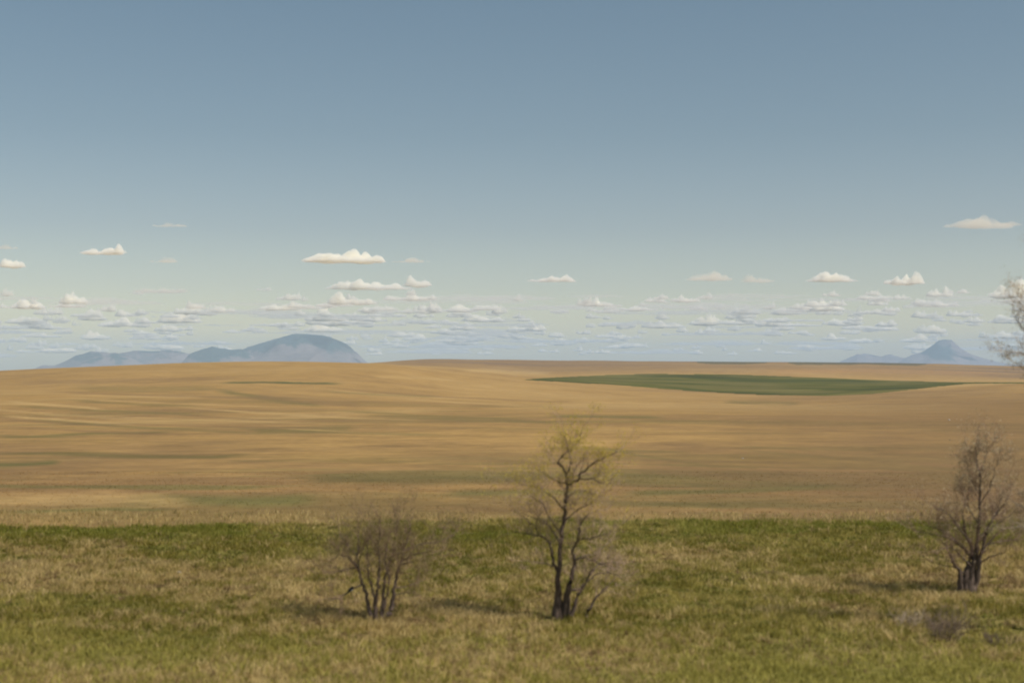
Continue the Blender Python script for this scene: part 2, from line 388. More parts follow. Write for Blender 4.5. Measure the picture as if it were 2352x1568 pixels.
mountain('bare_hill', [(235, 850), (262, 815), (278, 810), (311, 803.7), (351, 805.5), (395, 803), (414, 807), (436, 812), (460, 824), (490, 850)],
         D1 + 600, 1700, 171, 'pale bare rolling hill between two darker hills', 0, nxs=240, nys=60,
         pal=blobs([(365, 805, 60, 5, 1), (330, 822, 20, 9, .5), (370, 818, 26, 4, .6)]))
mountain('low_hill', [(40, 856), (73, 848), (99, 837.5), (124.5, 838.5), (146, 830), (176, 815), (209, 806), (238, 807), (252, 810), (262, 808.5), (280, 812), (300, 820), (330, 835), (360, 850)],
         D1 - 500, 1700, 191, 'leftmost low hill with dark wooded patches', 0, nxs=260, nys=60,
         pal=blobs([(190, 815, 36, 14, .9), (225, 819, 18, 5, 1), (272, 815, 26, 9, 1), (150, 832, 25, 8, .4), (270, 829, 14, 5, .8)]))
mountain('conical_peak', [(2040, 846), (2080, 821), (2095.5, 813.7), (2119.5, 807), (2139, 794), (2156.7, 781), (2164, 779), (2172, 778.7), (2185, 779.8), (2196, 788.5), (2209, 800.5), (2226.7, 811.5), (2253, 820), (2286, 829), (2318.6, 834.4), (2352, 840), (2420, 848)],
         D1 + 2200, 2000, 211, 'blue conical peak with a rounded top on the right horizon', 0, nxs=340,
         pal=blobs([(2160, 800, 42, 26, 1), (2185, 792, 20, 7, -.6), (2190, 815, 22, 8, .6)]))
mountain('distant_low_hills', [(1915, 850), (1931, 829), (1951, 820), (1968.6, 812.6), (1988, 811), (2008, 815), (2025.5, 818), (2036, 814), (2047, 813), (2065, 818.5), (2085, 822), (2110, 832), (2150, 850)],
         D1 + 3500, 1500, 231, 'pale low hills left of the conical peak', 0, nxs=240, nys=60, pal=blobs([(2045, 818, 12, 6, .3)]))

# ------------------------------------------------------------------ haze
HB = 24000.0; HT = 485.0
hv = [(x, y, z) for z in (-12.0, HT) for y in (-HB, HB) for x in (-HB, HB)]
hf = [(0, 2, 3, 1), (4, 5, 7, 6), (0, 1, 5, 4), (1, 3, 7, 5), (3, 2, 6, 7), (2, 0, 4, 6)]
mh = bpy.data.materials.new('haze'); mh.use_nodes = True; n_ = mh.node_tree
n_.nodes.remove(n_.nodes['Principled BSDF'])
pv = n_.nodes.new('ShaderNodeVolumePrincipled'); pv.inputs['Color'].default_value = (.57, .78, .96, 1); pv.inputs['Density'].default_value = 5.4e-5
pv.inputs['Anisotropy'].default_value = 0.0
n_.links.new(pv.outputs[0], n_.nodes['Material Output'].inputs['Volume'])
haze = mesh_np('haze', hv, hf, mh); tag(haze, kind='stuff')

# ------------------------------------------------------------------ clouds (real puffs of vapour on one level)
CB = 1000.0
def vapour(name, dens, col=(1, .985, .90)):
    m = bpy.data.materials.new(name); m.use_nodes = True; n_ = m.node_tree
    n_.nodes.remove(n_.nodes['Principled BSDF'])
    cv = n_.nodes.new('ShaderNodeVolumePrincipled'); cv.inputs['Color'].default_value = (*col, 1); cv.inputs['Density'].default_value = dens
    cv.inputs['Anisotropy'].default_value = 0.0
    n_.links.new(cv.outputs[0], n_.nodes['Material Output'].inputs['Volume'])
    return m
VAP = [vapour('cloud_vapour', .034), vapour('cloud_vapour_mid', .026, (1, .98, .89)), vapour('cloud_vapour_far', .020, (1, .972, .87)), vapour('thin_cloud_vapour', .008, (1, .95, .80)), vapour('wisp_vapour', .0015, (1, .965, .85))]
def cloud_arrays(cx_, cy_, w_, h_, seed, base=CB, flat=.14, nx_=44, ny_=18):
    """closed lens of vapour: lumpy torn top, nearly flat base; w_ full width, h_ height"""
    gx_ = np.linspace(-.62, .62, nx_); gy_ = np.linspace(-.62, .62, ny_)
    x, y = np.meshgrid(gx_, gy_, indexing='ij')
    q = seed * 3.7
    body = 1 - (x / .5) ** 2 - (y / .5) ** 2
    n = fbm(x * 4.2 + q, y * 2.2 + q, seed, 4, .55) - .5
    f = body * .85 + n * 2.1 - .17
    f = np.where(body < -.5, -1, f); f[0] = f[-1] = -1; f[:, 0] = f[:, -1] = -1
    th = np.clip(f, 0, 1) ** .7
    bil = .25 + .85 * np.clip((fbm(x * 7 + q + 9, y * 3.5, seed + 7, 3, .55) - .32) * 2.4, 0, 1)
    c1 = .35 * math.sin(seed * 1.3); hb = .62 + .45 * np.exp(-((x - c1) / .22) ** 2)
    T = h_ * np.sqrt(th) * bil * hb; B = -h_ * th * flat * (.5 + 2.2 * np.clip(fbm(x * 6, y * 3 + q, seed + 2, 3) - .35, 0, 1))
    X_ = cx_ + x * w_; Y_ = cy_ + y * w_ * .6
    vt_ = np.stack([X_, Y_, base + T], -1).reshape(-1, 3); vb_ = np.stack([X_, Y_, base + B], -1).reshape(-1, 3)
    i, j = np.meshgrid(np.arange(nx_ - 1), np.arange(ny_ - 1), indexing='ij'); a = (i * ny_ + j).ravel()
    quad = np.stack([a, a + ny_, a + ny_ + 1, a + 1], -1)
    quad = quad[(th.ravel()[quad] > 0).any(1)]
    verts = np.concatenate([vt_, vb_]); n0 = len(vt_)
    f = np.concatenate([quad, quad[:, ::-1] + n0])
    # weld the rim: where the sheet has no thickness top and bottom are one vertex
    m = np.arange(2 * n0); rim = (th.ravel() <= 0); m[n0:][rim] = np.arange(n0)[rim]; f = m[f]
    u, inv = np.unique(f, return_inverse=True); f = inv.reshape(f.shape)
    return verts[u], f
def cloud_at(px, py, wpx, hpx, seed):
    """cloud whose base shows at photo row py"""
    u, v = ray(px, py); D = (CB - CAMZ) / v
    s = D * K / F
    return cloud_arrays(u * D, D, wpx * s * 1.15, hpx * s * (1.15 if py < 640 else 1.25), seed, nx_=int(max(18, min(48, wpx * .5))), ny_=int(max(10, min(18, wpx * .25))))
CLOUDS = [  # px, base py, width, height, label
 (782, 600, 175, 28, 'widest bright cumulus cloud, high above the domed butte'),
 (960, 655, 66, 26, 'small round bright cloud with a puffed head, right above the wide ragged cloud'),
 (845, 662, 150, 28, 'ragged low cloud under the widest cumulus cloud'),
 (942, 601, 72, 12, 'faint grey wisp right of the widest cumulus cloud'),
 (243, 581, 96, 20, 'thin slanted cloud high on the left'),
 (388, 519, 70, 12, 'faint pinkish wisp of cloud, highest on the left'),
 (28, 612, 66, 24, 'bright cloud cut by the left frame edge, below a smaller one'),
 (20, 570, 44, 12, 'small faint cloud cut by the left edge, above the bright one'),
 (375, 601, 60, 12, 'faint pinkish wisp between slanted cloud and widest cumulus'),
 (380, 670, 120, 13, 'long grey wisp above the left hills'),
 (165, 694, 60, 24, 'bright cloud above the leftmost hill, the upper of two'),
 (70, 706, 110, 24, 'broken white clouds near the left edge'),
 (215, 733, 76, 20, 'white cloud above the leftmost hill, the lower of two'),
 (440, 718, 66, 20, 'bright domed cloud above the dark rounded hill'),
 (630, 710, 68, 18, 'bright flat cloud left above the domed butte'),
 (752, 734, 82, 24, 'bright puffy cloud right above the top of the domed butte'),
 (385, 800, 84, 18, 'white cloud sitting low behind the pale bare hill'),
 (2262, 520, 160, 24, 'large lone lens shaped cloud high on the right'),
 (2075, 650, 84, 24, 'bright double headed cloud above the conical peak'),
 (1615, 744, 92, 22, 'bright cloud with a lumpy top above the green crop field'),
 (1905, 645, 110, 24, 'bright cloud with torn top left of the double headed cloud'),
 (1748, 646, 68, 16, 'flat pale cloud right of the long grey wisp'),
 (1630, 642, 90, 16, 'grey wisp cloud over the middle of the green field'),
 (1270, 645, 100, 14, 'thin cloud with one bright knob over the skyline middle'),
 (1362, 700, 50, 15, 'small domed cloud over the middle of the skyline'),
 (1908, 711, 84, 24, 'bright cloud halfway between field skyline and torn cloud'),
 (1708, 718, 76, 15, 'flat bright cloud above the lumpy one'),
 (1210, 757, 70, 18, 'bright slanted cloud right of the domed butte'),
 (2158, 678, 50, 22, 'small bright cloud right below the double headed one'),
 (2325, 680, 90, 34, 'bright cloud behind the branches at the right edge'),
]
for k, (px, py, wp, hp, lab) in enumerate(CLOUDS):
    vts, fcs = cloud_at(px, py, wp, hp, 500 + k)
    c0 = vts.mean(0); o = mesh_np('cloud', vts - c0, fcs, VAP[3 if ('faint' in lab or 'wisp' in lab or 'lone' in lab) else 0 if py < 640 else 1 if py < 720 else 2], smooth=True); o.location = c0
    tag(o, lab, 'cloud', 'clouds over the plain')
# the many small ones towards the horizon
vl, fl, off = [], [], 0
r2 = np.random.default_rng(77)
cnt = 0
while cnt < 430:
    py = 664 + 150 * r2.random() ** .75; px = r2.uniform(-150, 2500)
    if r2.random() > .35 + .65 * vnoise(px / 200, py / 30, 9): continue
    if py < 700 and r2.random() < .5: continue
    sz = np.interp(py, [660, 740, 815], [1.0, .95, .6])
    vts, fcs = cloud_at(px, py, r2.uniform(22, 58) * (1 + 1.0 * (r2.random() < .25)) * sz, r2.uniform(9, 22) * sz, 900 + cnt)
    vl.append(vts); fl.append(fcs + off); off += len(vts); cnt += 1
wl, gl_, off2 = [], [], 0
for k in range(55):
    vts, fcs = cloud_at(r2.uniform(-100, 2450), r2.uniform(680, 822), r2.uniform(110, 320), r2.uniform(7, 16), 2000 + k)
    wl.append(vts); gl_.append(fcs + off2); off2 += len(vts)
ow = mesh_np('cloud_wisps', np.concatenate(wl), np.concatenate(gl_), VAP[4], smooth=True)
tag(ow, 'faint wide wisps of vapour between the small clouds', 'clouds', kind='stuff')
o = mesh_np('distant_clouds', np.concatenate(vl), np.concatenate(fl), VAP[2], smooth=True)
tag(o, 'band of small scattered clouds low along the horizon', 'clouds', kind='stuff')

# ------------------------------------------------------------------ grass (geometry)
mgr, n_, b_ = new_mat('grass_blade', .7); 
a_ = n_.nodes.new('ShaderNodeVertexColor'); a_.layer_name = 'tone'; n_.links.new(a_.outputs[0], b_.inputs['Base Color'])
tr = n_.nodes.new('ShaderNodeBsdfTranslucent'); mxs = n_.nodes.new('ShaderNodeMixShader'); mxs.inputs[0].default_value = .45
n_.links.new(a_.outputs[0], tr.inputs[0]); n_.links.new(b_.outputs[0], mxs.inputs[1]); n_.links.new(tr.outputs[0], mxs.inputs[2])
n_.links.new(mxs.outputs[0], n_.nodes['Material Output'].inputs[0])
def blades(name, x, y, z, hgt, width, nb, col, spread=.5, kind_label=None):
    """x.. per tuft; nb blades each; a blade is a bent quad + tip"""
    n = len(x); N = n * nb
    rep = lambda v: np.repeat(v, nb)
    az = rng.uniform(0, 2 * np.pi, N); lean = rng.uniform(.1, 1, N) * spread
    bx = rep(x) + rng.normal(0, .06, N); by = rep(y) + rng.normal(0, .06, N); bz = rep(z) - .02
    h = rep(hgt) * rng.uniform(.6, 1.15, N); w_ = rep(width) * rng.uniform(.7, 1.3, N)
    dx, dy = np.cos(az), np.sin(az); wa = rng.uniform(0, np.pi, N); sx, sy = np.cos(wa) * w_ / 2, np.sin(wa) * w_ / 2 * .5
    p0 = np.stack([bx - sx, by - sy, bz], -1); p1 = np.stack([bx + sx, by + sy, bz], -1)
    mx_, my_ = bx + dx * lean * h * .35, by + dy * lean * h * .35
    p2 = np.stack([mx_ + sx * .7, my_ + sy * .7, bz + h * .6], -1); p3 = np.stack([mx_ - sx * .7, my_ - sy * .7, bz + h * .6], -1)
    t_ = np.stack([bx + dx * lean * h, by + dy * lean * h, bz + h], -1)
    vv = np.stack([p0, p1, p2, p3, t_], 1).reshape(-1, 3)
    b0 = np.arange(N)[:, None] * 5
    f = np.concatenate([b0 + np.array([[0, 1, 2]]), b0 + np.array([[0, 2, 3]]), b0 + np.array([[3, 2, 4]])])
    cc = .93 * np.repeat(np.repeat(col, nb, 0) * rng.uniform(.75, 1.25, (N, 1)), 5, 0)
    o = mesh_np(name, vv, f, mgr, None, cc)
    return o
def scatter(n, y0, y1, margin=5.0):
    # uniform over the ground area of the view wedge
    y = np.sqrt(rng.uniform(y0 * y0, y1 * y1, n)); x = rng.uniform(-1, 1, n) * (.385 * y + margin)
    return x, y
ed = lambda x, y: ((341 + 0 * x), np.interp((512 + F * x / y) / K, [0, 500, 800, 1050, 1400, 2100, 2352], [1216, 1208, 1203, 1198, 1197, 1199, 1197]))[1]
rowof = lambda x, y, z: (341.0 - F * np.tan(np.arctan((z - CAMZ) / y) - PITCH)) / K
x, y = scatter(95000, 23.5, 57)
z = ground_z(x, y); keep = rowof(x, y, z) > ed(x, y) - 2 + 16 * (fbm(x / 2.5, y, 62, 3) - .5); x, y, z = x[keep], y[keep], z[keep]
_, g = verge_tone(x, y)
pn = .5 + ((fbm(x / 1.2, y / .9, 81, 2, .6) - .5) * .6 + (fbm(x / .38, y / .32, 82, 2, .6) - .5) * .8)                        # tussock pattern
clump = sstep(.40, .60, vnoise(x / .42 + 3 * vnoise(x / 2, y / 2, 87), y / .34, 86)) * .65 + sstep(.38, .62, vnoise(x / .19, y / .17, 88)) * .35
gg = np.clip(g * 1.0 + (clump - .5) * 1.15 + (g - .5) * .5 + .10, 0, 1); isg = rng.random(len(x)) < (.04 + .92 * gg)
band = sstep(47.5, 50, y) * (fbm(x / 4, y / 4, 83, 2) > .36)                    # fresh green rim along the field
isg |= rng.random(len(x)) < band * .8
G1 = np.array([.265, .22, .04]); G2 = np.array([.41, .335, .085]); DG = np.array([.175, .17, .028])
D1c = np.array([.43, .32, .11]); D2c = np.array([.60, .46, .20]); BR = np.array([.27, .185, .08])
n5 = fbm(x / 2.2, y / 2.2, 85, 3)
isg = isg | (rng.random(len(x)) < .35 * (1 - sstep(29, 35, y)))
colg = mixc(G1, G2, sstep(.4, .65, n5)); colg = mixc(colg, DG, np.maximum(sstep(.47, .33, pn), sstep(.7, 1, clump) * .5)); colg = mixc(colg, np.array([.20, .23, .025]), band * .45)
nearb = 1 - sstep(29, 35, y); colg = mixc(colg, G2 * np.array([1.10, 1.20, 1.1]), nearb * .65)
cold = mixc(D1c, D2c, sstep(.5, .25, clump) * .6 + .4 * sstep(.5, .7, n5)); cold = mixc(cold, BR, sstep(.48, .32, pn))
hh = .03 + .13 * np.clip(pn * 1.6 - .35, 0, 1) + .07 * np.abs(clump - .5) * 2 + .04 * rng.random(len(x))
o = blades('green_grass', x[isg], y[isg], z[isg], hh[isg], np.full(isg.sum(), .03), 5, colg[isg], 1.1)
tag(o, 'green spring grass covering the verge', 'grass', kind='stuff')
dg = ~isg
o = blades('dry_grass', x[dg], y[dg], z[dg], hh[dg] * 1.1, np.full(dg.sum(), .026), 5, cold[dg], 1.3)
tag(o, 'dry straw coloured grass among the green', 'grass', kind='stuff')
# stubble left standing on the near part of the field
x, y = scatter(42000, 50, 90, 8)
z = ground_z(x, y); row = rowof(x, y, z); keep = (row < ed(x, y) + 3)
sp = fbm(x / 30, y / 4, 91, 3); keep &= rng.random(len(x)) < (.35 + 1.2 * (sp - .3)) * np.clip(1.6 - y / 110, .15, 1); x, y, z = x[keep], y[keep], z[keep]
PXs = (512 + F * x / y) / K
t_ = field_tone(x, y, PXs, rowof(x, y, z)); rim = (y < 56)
hs = np.where(rim, rng.uniform(.10, .26, len(x)), rng.uniform(.03, .07, len(x)))
t_ = np.where(rim[:, None], mixc(D1c, D2c, rng.random(len(x))), t_ * 1.35)
o = blades('stubble', x, y, z, hs, np.full(len(x), .03), 4, t_, .9)
tag(o, 'cut straw stubble on the near field', 'stubble', kind='stuff')

# ------------------------------------------------------------------ bare trees
class Tubes:
    def __init__(s): s.v = []; s.f = []; s.n = 0
    def add(s, pts, rad, sides=5):
        pts = np.asarray(pts, float); rad = np.asarray(rad, float); n = len(pts)
        tan = np.gradient(pts, axis=0); tan /= np.linalg.norm(tan, axis=1)[:, None] + 1e-9
        ref = np.where(np.abs(tan[:, 2:3]) > .9, np.array([[1., 0, 0]]), np.array([[0, 0, 1.]]))
        a = np.cross(tan, ref); a /= np.linalg.norm(a, axis=1)[:, None] + 1e-9; b = np.cross(tan, a)
        th = np.arange(sides) * 2 * np.pi / sides
        ring = pts[:, None] + rad[:, None, None] * (np.cos(th)[None, :, None] * a[:, None] + np.sin(th)[None, :, None] * b[:, None])
        s.v.append(ring.reshape(-1, 3)); i = np.arange(n - 1)[:, None] * sides; j = np.arange(sides)[None]; k = (j + 1) % sides
        s.f.append(np.stack([s.n + i + j, s.n + i + k, s.n + i + sides + k, s.n + i + sides + j], -1).reshape(-1, 4))
        s.n += n * sides
    def build(s, name, mat, parent, origin, smooth=True):
        return mesh_np(name, np.concatenate(s.v) - origin, np.concatenate(s.f), mat, parent, None, smooth)
def smooth_line(pts, rad, sub=5):
    pts = np.asarray(pts, float); n = len(pts); t = np.arange(n)
    tq = np.linspace(0, n - 1, (n - 1) * sub + 1)
    P = np.stack([pchip(t, pts[:, c], tq) for c in range(3)], -1) if n > 2 else np.stack([np.interp(tq, t, pts[:, c]) for c in range(3)], -1)
    return P, np.interp(tq, t, rad)
def twig(tb, rs, p, d, L, r, lev, tips, up=.25, lim=None):
    r = max(r, .0022)
    n = 5 if lev > 0 else 4; pts = [p]; dd = d.copy(); step = L / (n - 1)
    for _ in range(n - 1):
        dd = dd + rs.normal(0, .22, 3) + np.array([0, 0, up * .25]); dd /= np.linalg.norm(dd); pts.append(pts[-1] + dd * step)
    pts = np.array(pts); rad = np.linspace(r, r * .45, n); tb.add(pts, rad, 4 if lev > 1 else 3)
    if lev == 0: tips.append(pts[-1]); tips.append(pts[-2]); return
    for _ in range(rs.integers(3, 6) if lev > 1 else rs.integers(4, 7)):
        t = rs.uniform(.25, 1) * (n - 1); i = min(int(t), n - 2); q = pts[i] + (pts[i + 1] - pts[i]) * (t - i)
        nd = (pts[i + 1] - pts[i]) / step + rs.normal(0, .65, 3); nd[2] += up; nd /= np.linalg.norm(nd)
        twig(tb, rs, q, nd, L * rs.uniform(.45, .75), r * .55, lev - 1, tips, up)
def bark(name, base):
    m, n_, b = new_mat(name, .95); noise_tone(m, n_, b, 14, .6, 1.4, attr=False, base=base, bump=.5, stretch=(1, 1, .3)); return m
BK = bark('dark_bark', (.10, .072, .052)); BKG = bark('grey_bark', (.30, .24, .18)); BKS = bark('brown_bark', (.13, .095, .07)); TW = bark('twig_bark', (.38, .27, .18)); TWB = bark('brown_twig', (.25, .165, .11)); TWG = bark('pale_twig_bark', (.42, .33, .22))
def leafmat(name, base):
    m, n_, b = new_mat(name, .7, base); tr = n_.nodes.new('ShaderNodeBsdfTranslucent'); tr.inputs[0].default_value = (*base, 1)
    mx = n_.nodes.new('ShaderNodeMixShader'); mx.inputs[0].default_value = .35
    n_.links.new(b.outputs[0], mx.inputs[1]); n_.links.new(tr.outputs[0], mx.inputs[2]); n_.links.new(mx.outputs[0], n_.nodes['Material Output'].inputs[0]); return m
LY = leafmat('young_leaf', (.50, .40, .04)); LP = leafmat('pale_bud', (.46, .37, .22)); LO = leafmat('olive_bud', (.25, .20, .08))

def make_tree(name, label, base_px, stems, seed, conv, mmpp, leaf=None, tw_lev=2, tw_den=1.0, tw_len=.9, deep=.6, group=None, bkmat=BK, twmat=TW, leaf_n=3, leaf_size=.035, base=None, tip_filter=None, up=.3):
    """stems: list of (kind, [(cx,cy,width)...], depth drift); coordinates of a zoomed crop, conv() brings them to the copy"""
    base = on_ground(*base_px) if base is None else base
    D = base.y; rs = np.random.default_rng(seed)
    root = bpy.data.objects.new(name, None); C.objects.link(root); root.location = base; tag(root, label, 'tree', group)
    B = np.array(base)
    world = lambda px, py, dep: np.array([ray(px, py)[0] * (D + dep), D + dep, CAMZ + ray(px, py)[1] * (D + dep)])
    tw = Tubes(); tips = []
    for si, (kind, pts, dep) in enumerate(stems):
        n = len(pts); P = []; Rr = []; ph = rs.uniform(0, 6)
        for i, (a_, b_, wd) in enumerate(pts):
            d0, d1 = dep
            dd = d0 + (d1 - d0) * i / (n - 1) + (.05 * math.sin(ph + i * 1.7) if i else 0)
            P.append(world(*conv(a_, b_), dd)); Rr.append(wd * mmpp * .001 * .5)
        if kind != 'branch': 
            P[0][2] -= .12; Rr[0] *= 1.25
        P, Rr = smooth_line(P, Rr); Rr = Rr * (.7 if mmpp == 10.0 else 1); P[1:-1] += rs.normal(0, .012, (len(P) - 2, 3))
        tb = Tubes(); tb.add(P, np.maximum(Rr, .006), 8); tb.build(kind, bkmat, root, B)
        seg = np.linalg.norm(np.diff(P, axis=0), axis=1); tot = seg.sum(); cum = np.concatenate([[0], np.cumsum(seg)])
        k = int(tot * (5.5 if kind != 'branch' else 7) * tw_den) + 1
        lo = .38 if kind != 'branch' else .25
        for _ in range(k):
            t = rs.uniform(lo, 1) * tot; i = min(np.searchsorted(cum, t), len(P) - 1); i = max(i, 1)
            q = P[i]; d = (P[i] - P[i - 1]); d /= np.linalg.norm(d) + 1e-9
            d = d * .8 + rs.normal(0, .6, 3); d[2] += .25; d /= np.linalg.norm(d)
            twig(tw, rs, q, d, tw_len * rs.uniform(.5, 1.1) * (1.1 - .45 * t / tot), max(.003, min(Rr[i] * .4, .009)), tw_lev, tips, up)
        twig(tw, rs, P[-1], (P[-1] - P[-2]) / (np.linalg.norm(P[-1] - P[-2]) + 1e-9), tw_len * .9, max(.005, Rr[-1] * .7), tw_lev, tips, up)
    tw.build('twigs', twmat, root, B, False)
    if leaf:
        T = np.array(tips)
        if tip_filter is not None: T = T[tip_filter(T, B, rs)]
        T = np.repeat(T, leaf_n, 0) + rs.normal(0, .06, (len(T) * leaf_n, 3)); n = len(T)
        A = rs.normal(0, 1, (n, 3)); A /= np.linalg.norm(A, axis=1)[:, None]; Bv = np.cross(A, rs.normal(0, 1, (n, 3))); Bv /= np.linalg.norm(Bv, axis=1)[:, None]
        s = leaf_size * rs.uniform(.6, 1.3, (n, 1)); vv = np.stack([T - A * s, T + Bv * s * .5, T + A * s, T - Bv * s * .5], 1).reshape(-1, 3)
        f = np.arange(n * 4).reshape(-1, 4)
        mesh_np('foliage', vv - B, f, leaf, root)
    return root, D

c3 = lambda a, b: (1091 + a * .3663, 918.7 + b * .3663)
c4 = lambda a, b: (689 + a * .2198, 1119.7 + b * .2198)
c5 = lambda a, b: (1952.3 + a * .3774, 976 + b * .3774)
ctr = [
 ('trunk', [(508, 1365, 64), (520, 1240, 46), (522, 1120, 32), (535, 960, 26), (550, 800, 24), (565, 690, 22), (572, 600, 20), (582, 525, 18)], (0, 0)),
 ('trunk', [(560, 1360, 52), (578, 1220, 40), (608, 1110, 30), (625, 1000, 20), (612, 940, 16), (640, 880, 14), (660, 800, 11), (700, 720, 7)], (.05, -.5)),
 ('branch', [(577, 530, 16), (568, 460, 14), (545, 410, 14), (522, 388, 10), (545, 350, 9), (590, 310, 8), (640, 260, 7), (665, 200, 4)], (0, .4)),
 ('branch', [(582, 535, 16), (625, 502, 16), (655, 490, 12), (655, 465, 12), (700, 430, 10), (740, 390, 10), (800, 360, 8), (890, 320, 5)], (0, -.5)),
 ('branch', [(520, 1070, 20), (487, 1000, 18), (475, 930, 15), (450, 870, 13), (400, 850, 10), (340, 835, 8), (240, 825, 4)], (0, .4)),
 ('branch', [(400, 848, 9), (385, 780, 8), (405, 720, 6), (420, 640, 4)], (.3, .7)),
 ('branch', [(390, 800, 7), (330, 755, 6), (280, 710, 4)], (.4, .9)),
 ('branch', [(655, 490, 9), (740, 495, 7), (810, 525, 5)], (-.2, -.8)),
 ('branch', [(572, 520, 9), (520, 505, 8), (460, 470, 5), (400, 430, 4)], (0, -.6)),
 ('branch', [(610, 1190, 18), (655, 1180, 15), (710, 1110, 12), (760, 1040, 10), (800, 1018, 9), (890, 1015, 5)], (0, .5)),
 ('branch', [(625, 1000, 11), (690, 985, 8), (780, 1020, 6), (860, 1050, 4)], (-.3, -.8)),
 ('branch', [(640, 990, 9), (760, 950, 5), (850, 880, 4)], (-.3, .4)),
 ('branch', [(565, 690, 10), (480, 600, 7), (380, 540, 5), (280, 520, 4)], (0, .5)),
 ('branch', [(570, 620, 10), (650, 560, 7), (760, 580, 5)], (0, .7)),
 ('branch', [(560, 760, 10), (640, 690, 7), (740, 640, 5)], (0, -.7)),
 ('branch', [(545, 850, 9), (470, 740, 7), (420, 640, 5), (340, 600, 4)], (0, -.8)),
 ('branch', [(570, 470, 10), (600, 380, 8), (580, 290, 6), (560, 210, 4)], (0, -.3)),
 ('branch', [(700, 1130, 12), (790, 1080, 8), (880, 1090, 5), (930, 1130, 3)], (0, .3)),
 ('branch', [(650, 870, 10), (740, 860, 7), (830, 830, 4)], (-.3, -.7)),
 ('branch', [(520, 1050, 10), (440, 1020, 7), (360, 1010, 4)], (0, -.5)),
 ('branch', [(540, 900, 10), (440, 760, 7), (330, 720, 4)], (0, .8)),
 ('trunk', [(695, 1340, 20), (740, 1260, 14), (790, 1200, 11), (860, 1130, 6)], (.1, .3)),
 ('trunk', [(595, 1340, 26), (640, 1235, 18), (690, 1150, 14), (735, 1060, 9)], (-.1, -.4)),
]
top_only = lambda T, B, rs: (rs.random(len(T)) < .8 * np.clip((T[:, 2] - B[2] - 2.0) / 2.4, .02, 1.0) ** 1.3)
make_tree('budding_tree', 'tallest tree in full view, with a forked trunk and yellow green young leaves', c3(540, 1368), ctr, 11, c3, 3.95, LY, 2, 1.1, .66, tip_filter=top_only, leaf_n=3, leaf_size=.020, group='trees on the grass verge')
shr = [
 ('stem', [(745, 1330, 40), (700, 1150, 36), (655, 1000, 30), (622, 880, 26), (600, 700, 18), (612, 560, 12), (600, 430, 8)], (0, .1)),
 ('stem', [(790, 1370, 50), (800, 1180, 34), (822, 1000, 28), (830, 800, 22), (818, 600, 14), (832, 400, 8)], (0, -.3)),
 ('stem', [(850, 1370, 45), (870, 1100, 28), (905, 890, 22), (965, 700, 15), (1000, 500, 10), (1020, 330, 7)], (0, .3)),
 ('stem', [(880, 1360, 55), (965, 1220, 48), (985, 1050, 34), (1010, 900, 28), (1060, 780, 24), (1082, 650, 18), (1130, 500, 12), (1150, 360, 7)], (0, -.1)),
 ('stem', [(800, 1350, 30), (765, 1100, 22), (720, 880, 18), (705, 650, 12), (740, 450, 8)], (0, .5)),
 ('stem', [(830, 1350, 30), (900, 1150, 22), (930, 950, 16), (890, 750, 12), (920, 560, 8)], (0, -.6)),
 ('branch', [(605, 830, 18), (480, 850, 13), (330, 885, 8)], (.1, -.3)),
 ('branch', [(602, 820, 16), (520, 735, 14), (430, 702, 12), (290, 775, 6)], (.1, .6)),
 ('branch', [(1085, 745, 18), (1200, 690, 14), (1380, 655, 8)], (0, -.4)),
 ('branch', [(1090, 650, 16), (1250, 590, 13), (1450, 560, 11), (1560, 510, 8), (1640, 460, 5)], (0, .4)),
 ('branch', [(1060, 790, 14), (1200, 760, 8)], (0, -.6)),
 ('branch', [(1000, 1112, 12), (1100, 1090, 9), (1190, 1085, 5)], (-.1, -.3)),
 ('branch', [(1000, 1040, 12), (1200, 1000, 8), (1310, 940, 5)], (-.1, .4)),
 ('branch', [(640, 1010, 20), (560, 1050, 16), (470, 1110, 13), (400, 1158, 11), (330, 1165, 6)], (.05, -.3)),
 ('branch', [(600, 700, 12), (500, 600, 9), (420, 480, 6)], (.1, .7)),
]
_, SD = make_tree('bare_shrub', 'low many stemmed bare shrub, left of the tallest tree in full view', c4(820, 1372), shr, 21, c4, 2.36, LO, 2, 1.2, .70, bkmat=BKS, twmat=TWB, leaf_n=1, leaf_size=.022, group='trees on the grass verge')
